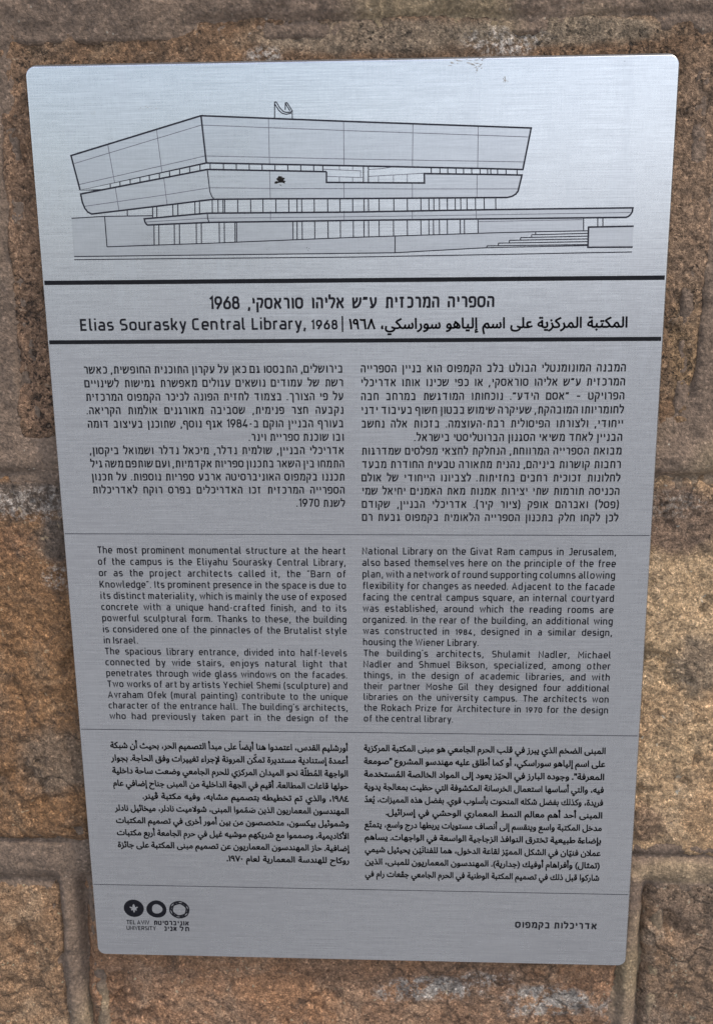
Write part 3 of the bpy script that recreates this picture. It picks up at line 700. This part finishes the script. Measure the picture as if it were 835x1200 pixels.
# ---- line drawing of the building
DRAW = {'outline':[[(21.91,422.27),(18.73,438.01),(81.46,454.9),(150.88,451.3),(234.28,447.23),(230.99,428.96),(214.3,429.6),(150.63,431.69),(82.97,433.84),(21.91,422.27),(32.99,422.29)],[(81.46,454.9),(82.97,433.84)],[(139.53,429.19),(83.28,430.92),(22.06,420.51),(22.53,416.86),(23.55,413.94),(24.83,412.23),(26.7,411.23),(44.3,413.04),(66.23,415.3),(85.11,417.3),(112.42,417.25),(147.22,416.92),(179.39,416.74),(223.98,416.52),(226.27,417.03),(227.99,418.04),(229.03,419.41),(230.62,426.5),(214.35,427.01),(185.27,427.72),(185.37,423.51),(139.44,424.35),(139.53,429.19)],[(53.09,405.84),(52.19,407.28),(51.95,408.74),(82.36,411.0),(150.37,410.75),(214.66,411.11),(282.44,411.19),(282.25,409.42),(281.45,408.12),(280.47,407.28),(279.46,406.91),(214.73,406.96),(150.32,406.92),(83.07,406.75),(53.09,405.84)],[(283.23,402.88),(262.31,402.68),(262.38,393.43),(283.29,393.34)]],'line':[[(36.59,425.05),(36.53,422.96)],[(41.33,425.95),(41.26,423.76)],[(46.26,426.89),(46.2,424.6)],[(51.07,427.8),(51.0,425.42)],[(55.53,428.64),(55.46,426.17)],[(60.4,429.57),(60.33,427.0)],[(65.3,430.49),(65.23,427.84)],[(70.15,431.41),(70.09,428.66)],[(75.03,432.34),(74.97,429.49)],[(79.91,433.26),(79.85,430.32)],[(84.75,433.79),(84.7,430.88)],[(91.02,433.59),(90.97,430.68)],[(97.11,433.39),(97.08,430.5)],[(103.2,433.2),(103.18,430.31)],[(109.29,433.0),(109.27,430.12)],[(115.33,432.81),(115.32,429.94)],[(121.4,432.62),(121.4,429.75)],[(127.47,432.42),(127.48,429.56)],[(133.53,432.23),(133.55,429.38)],[(137.86,432.09),(137.88,429.24)],[(188.48,430.4),(188.57,427.6)],[(192.49,430.27),(192.59,427.5)],[(196.11,430.14),(196.21,427.4)],[(199.96,430.01),(200.07,427.3)],[(203.49,429.89),(203.6,427.21)],[(207.25,429.77),(207.37,427.11)],[(211.14,429.63),(211.26,427.01)],[(214.62,429.52),(214.75,426.91)],[(216.09,429.47),(216.22,426.88)],[(219.25,429.36),(219.39,426.79)],[(223.17,429.23),(223.31,426.69)],[(228.26,429.05),(228.41,426.56)],[(83.28,430.92),(83.62,426.83),(84.08,420.86),(84.88,418.67),(85.93,417.41)],[(156.87,431.45),(156.8,423.98)],[(159.19,431.42),(159.12,423.96)],[(82.37,411.04),(82.46,408.64),(83.07,406.78)],[(56.28,414.3),(56.05,409.04)],[(58.3,414.51),(58.08,409.19)],[(66.06,415.32),(65.84,409.76)],[(68.46,415.57),(68.24,409.94)],[(76.69,416.43),(76.48,410.56)],[(78.91,416.66),(78.7,410.72)],[(85.02,417.29),(84.82,411.0)],[(87.77,417.48),(87.57,411.0)],[(90.17,417.46),(89.98,411.01)],[(90.95,417.46),(90.76,411.01)],[(125.36,417.21),(125.28,411.04)],[(127.54,417.2),(127.48,411.04)],[(156.97,416.99),(157.0,411.07)],[(159.07,416.98),(159.1,411.07)],[(187.44,416.78),(187.55,411.1)],[(189.76,416.76),(189.88,411.1)],[(192.36,416.74),(192.49,411.1)],[(218.65,416.56),(218.85,411.13)],[(97.18,417.41),(97.01,411.01)],[(103.32,417.37),(103.18,411.02)],[(109.17,417.33),(109.05,411.02)],[(115.3,417.28),(115.2,411.03)],[(121.43,417.24),(121.34,411.04)],[(133.49,417.16),(133.44,411.05)],[(139.83,417.11),(139.81,411.05)],[(145.65,417.07),(145.64,411.06)],[(151.66,417.03),(151.66,411.06)],[(164.09,416.94),(164.14,411.08)],[(171.0,416.89),(171.07,411.08)],[(177.34,416.85),(177.43,411.09)],[(183.72,416.8),(183.82,411.1)],[(196.08,416.72),(196.22,411.11)],[(199.76,416.69),(199.9,411.11)],[(202.35,416.67),(202.5,411.11)],[(205.26,416.65),(205.42,411.12)],[(209.21,416.62),(209.38,411.12)],[(213.28,416.59),(213.46,411.12)],[(44.01,413.04),(43.87,410.17)],[(16.73,409.36),(32.87,410.09),(56.03,410.15)],[(32.87,410.05),(33.04,395.91)],[(56.48,405.95),(56.01,396.48)],[(58.8,406.02),(58.34,396.54)],[(66.27,406.24),(65.84,396.73)],[(68.75,406.31),(68.33,396.79)],[(76.86,406.56),(76.48,397.0)],[(79.29,406.63),(78.92,397.06)],[(87.91,406.75),(87.59,397.28)],[(90.33,406.76),(90.02,397.34)],[(95.45,406.77),(95.17,397.47)],[(96.23,406.77),(95.95,397.49)],[(123.18,406.81),(123.04,398.17)],[(125.1,406.81),(124.96,398.22)],[(127.54,406.82),(127.42,398.28)],[(133.52,406.83),(133.42,398.43)],[(139.81,406.84),(139.75,398.59)],[(145.7,406.85),(145.66,398.74)],[(151.82,406.86),(151.8,398.89)],[(156.88,406.86),(156.88,399.02)],[(159.06,406.87),(159.08,399.08)],[(164.03,406.88),(164.07,399.2)],[(170.82,406.89),(170.88,399.37)],[(177.35,406.9),(177.44,399.54)],[(183.75,406.91),(183.86,399.7)],[(187.5,406.91),(187.62,399.8)],[(189.67,406.92),(189.8,399.85)],[(192.44,406.92),(192.58,399.92)],[(196.18,406.93),(196.33,400.01)],[(202.2,406.94),(202.36,400.17)],[(204.2,406.94),(204.37,400.22)],[(210.57,406.95),(210.76,400.38)],[(33.04,395.91),(84.2,397.12),(150.22,399.07),(214.86,400.48),(237.71,400.83),(237.76,399.43)],[(259.83,406.97),(260.07,401.11)],[(266.4,406.97),(266.59,402.79)],[(268.78,406.95),(268.97,402.76)],[(237.71,400.83),(262.14,401.01)],[(237.71,400.83),(237.76,399.43)],[(235.88,399.45),(262.19,399.84)],[(235.88,399.45),(235.91,398.16)],[(230.71,398.21),(262.24,398.55)],[(230.71,398.21),(230.74,396.96)],[(225.49,397.01),(262.29,397.3)],[(225.49,397.01),(225.52,395.71)],[(220.33,395.77),(262.35,396.05)],[(220.33,395.77),(220.36,394.51)],[(214.97,394.56),(262.4,394.72)],[(214.97,394.56),(214.99,393.73)],[(16.67,391.49),(76.13,391.61),(150.13,391.75),(171.47,391.82),(214.99,393.73),(262.26,394.25)],[(171.57,399.87),(171.55,391.82)],[(16.56,390.0),(76.06,390.05),(150.1,389.96),(215.05,390.5),(283.09,391.11)],[(115.82,453.25),(116.04,460.35),(116.79,460.34),(118.46,457.66),(120.01,456.11),(121.59,455.71),(123.58,455.9),(124.15,456.34),(124.06,452.98)],[(116.06,459.57),(117.84,456.74),(119.39,455.41),(121.37,454.89),(123.77,455.42)],[(120.9,456.84),(120.99,459.86),(121.79,459.96),(124.15,456.34)],[(121.14,459.49),(123.04,456.47)]],'thin':[[(20.01,434.41),(81.43,450.76),(150.83,447.25),(214.02,444.27),(233.03,443.29)],[(21.36,424.81),(82.59,436.99),(150.67,434.7),(231.41,432.33)],[(36.67,442.67),(38.75,425.45)],[(60.22,448.95),(61.68,429.85)],[(112.95,453.22),(112.83,432.99)],[(147.87,451.42),(147.79,431.76)],[(179.93,449.82),(179.72,430.73)],[(209.99,448.33),(210.03,429.8)],[(23.41,414.85),(61.95,419.53),(83.96,422.61),(112.57,421.98),(179.38,420.9),(229.01,420.33)],[(38.9,423.39),(39.99,412.69)],[(62.4,427.41),(63.3,415.02)],[(112.74,430.0),(112.71,417.29)],[(147.56,424.18),(147.66,416.92)],[(179.74,423.58),(179.75,416.77)],[(209.83,427.07),(209.93,416.57)],[(137.78,430.29),(155.53,429.37),(155.5,426.38)],[(139.49,427.12),(156.38,426.29)],[(145.63,431.71),(145.6,429.92)],[(145.55,426.81),(145.51,424.24)],[(151.83,431.63),(151.81,429.84)],[(151.77,426.74),(151.74,424.16)],[(159.17,429.93),(165.01,430.16),(170.2,430.86)],[(159.15,426.8),(172.59,427.39),(185.23,427.88)],[(163.87,426.97),(163.85,423.9)],[(170.87,427.3),(170.86,423.81)],[(177.34,427.52),(177.34,423.73)],[(52.72,407.27),(82.38,408.68),(150.34,408.6),(214.7,408.78),(281.4,409.08)],[(112.61,411.72),(112.49,407.61)],[(147.58,411.32),(147.53,407.22)],[(179.68,410.96),(179.69,406.87)],[(209.75,410.62),(209.82,406.54)],[(210.75,405.72),(259.42,406.12)]],'fill':[[(21.91,422.27),(18.73,438.01),(81.46,454.9),(150.88,451.3),(234.28,447.23),(230.99,428.96),(150.63,431.69),(82.97,433.84)],[(22.06,420.51),(22.8,415.48),(26.7,411.23),(85.11,417.3),(223.98,416.52),(228.81,418.88),(230.62,426.5),(185.27,427.72),(185.37,423.51),(139.44,424.35),(139.53,429.19),(83.28,430.92)],[(51.95,408.74),(53.09,405.84),(83.03,406.75),(214.73,406.96),(279.46,406.91),(282.44,411.19),(214.66,411.11),(82.36,411.0)],[(16.73,409.36),(32.87,410.09),(56.03,410.15),(56.48,405.85),(55.93,396.44),(95.87,397.48),(96.24,406.88),(123.18,406.9),(122.96,398.32),(210.68,400.37),(210.58,406.73),(259.83,406.97),(260.07,401.11),(237.71,400.83),(235.88,399.45),(225.49,397.01),(214.98,393.97),(171.47,391.82),(76.13,391.61),(16.42,391.49)],[(283.23,402.88),(262.31,402.68),(262.38,393.43),(283.29,393.34)]]}
dr = Ink(-.012)
drawing = link('building_drawing', None, None, plaque)
for p in DRAW['fill']: dr.poly(p)
dr.build('drawing_tint', M_FILL, drawing)
for key, nm, wd, m in (('thin', 'drawing_fine_line', .34, M_THIN), ('line', 'drawing_line', .50, M_LINE), ('outline', 'drawing_outline', .78, M_LINE)):
    ik = Ink(-.035 if key == 'thin' else -.055 if key == 'line' else -.075)
    for p in DRAW[key]: ik.stroke(p, wd)
    ik.build(nm, m, drawing)

# ---- dirt stuck to the plate
def blot(cx, cz, size, mat, seed, n=9, spread=1.0, stretch=(1, 1)):
    rd = random.Random(seed); v, f = [], []
    for k in range(n):
        x = cx+rd.gauss(0, .45)*size*spread*stretch[0]; z = cz+rd.gauss(0, .45)*size*spread*stretch[1]; r = size*rd.uniform(.12, .42)
        o = len(v); m = 9; v.append(W(x, z, -.25*r-.05))
        for i in range(m):
            a = 2*math.pi*i/m; q = r*rd.uniform(.55, 1.15); v.append(W(x+q*math.cos(a)*stretch[0], z+q*math.sin(a)*stretch[1]*.8, -.02))
        f += [(o, o+1+(i+1) % m, o+1+i) for i in range(m)]
    return v, f
def dirt(name, mat, *bl):
    for b in bl:
        v, f = blot(*b[:3], mat, *b[3:]); link(name, mesh(name, v, f), mat, plaque)
dirt('dirt_speck', M_STAIN, (118.3, 425.6, 2.7, 3, 16, .9, (1.25, .8)), (117.5, 423.5, .7, 4, 4), (119.9, 424.4, .6, 5, 4))
dirt('dirt_speck', M_STAIN, (130.1, 393.8, .7, 6, 4, 1.2), (128.5, 394.6, .3, 7, 3, 1.5))
dirt('dirt_smear', M_DUST, (203.7, 476.3, 1.3, 8, 26, 3.0, (2.2, .5)), (209.6, 474.4, 1.2, 9, 20, 2.2, (1.3, 1)), (221.7, 468.0, 1.2, 10, 16, 1.6, (.6, 1.4)))
dirt('dirt_smear', M_DUST, (55.3, 458.5, .7, 11, 14, 3.2, (1.6, .8)), (30.6, 456.6, .6, 12, 8, 2.4, (.7, 1.6)), (20.0, 440.0, .4, 13, 3))
dirt('dirt_speck', M_STAIN, (275.3, 475.1, .45, 14, 4), (245.2, 472.0, .3, 15, 3), (32.4, 465.2, .25, 16, 3), (1.4, 365.7, .3, 17, 2), (14.6, 208.2, .3, 18, 2))
scn.cycles.use_adaptive_sampling = True
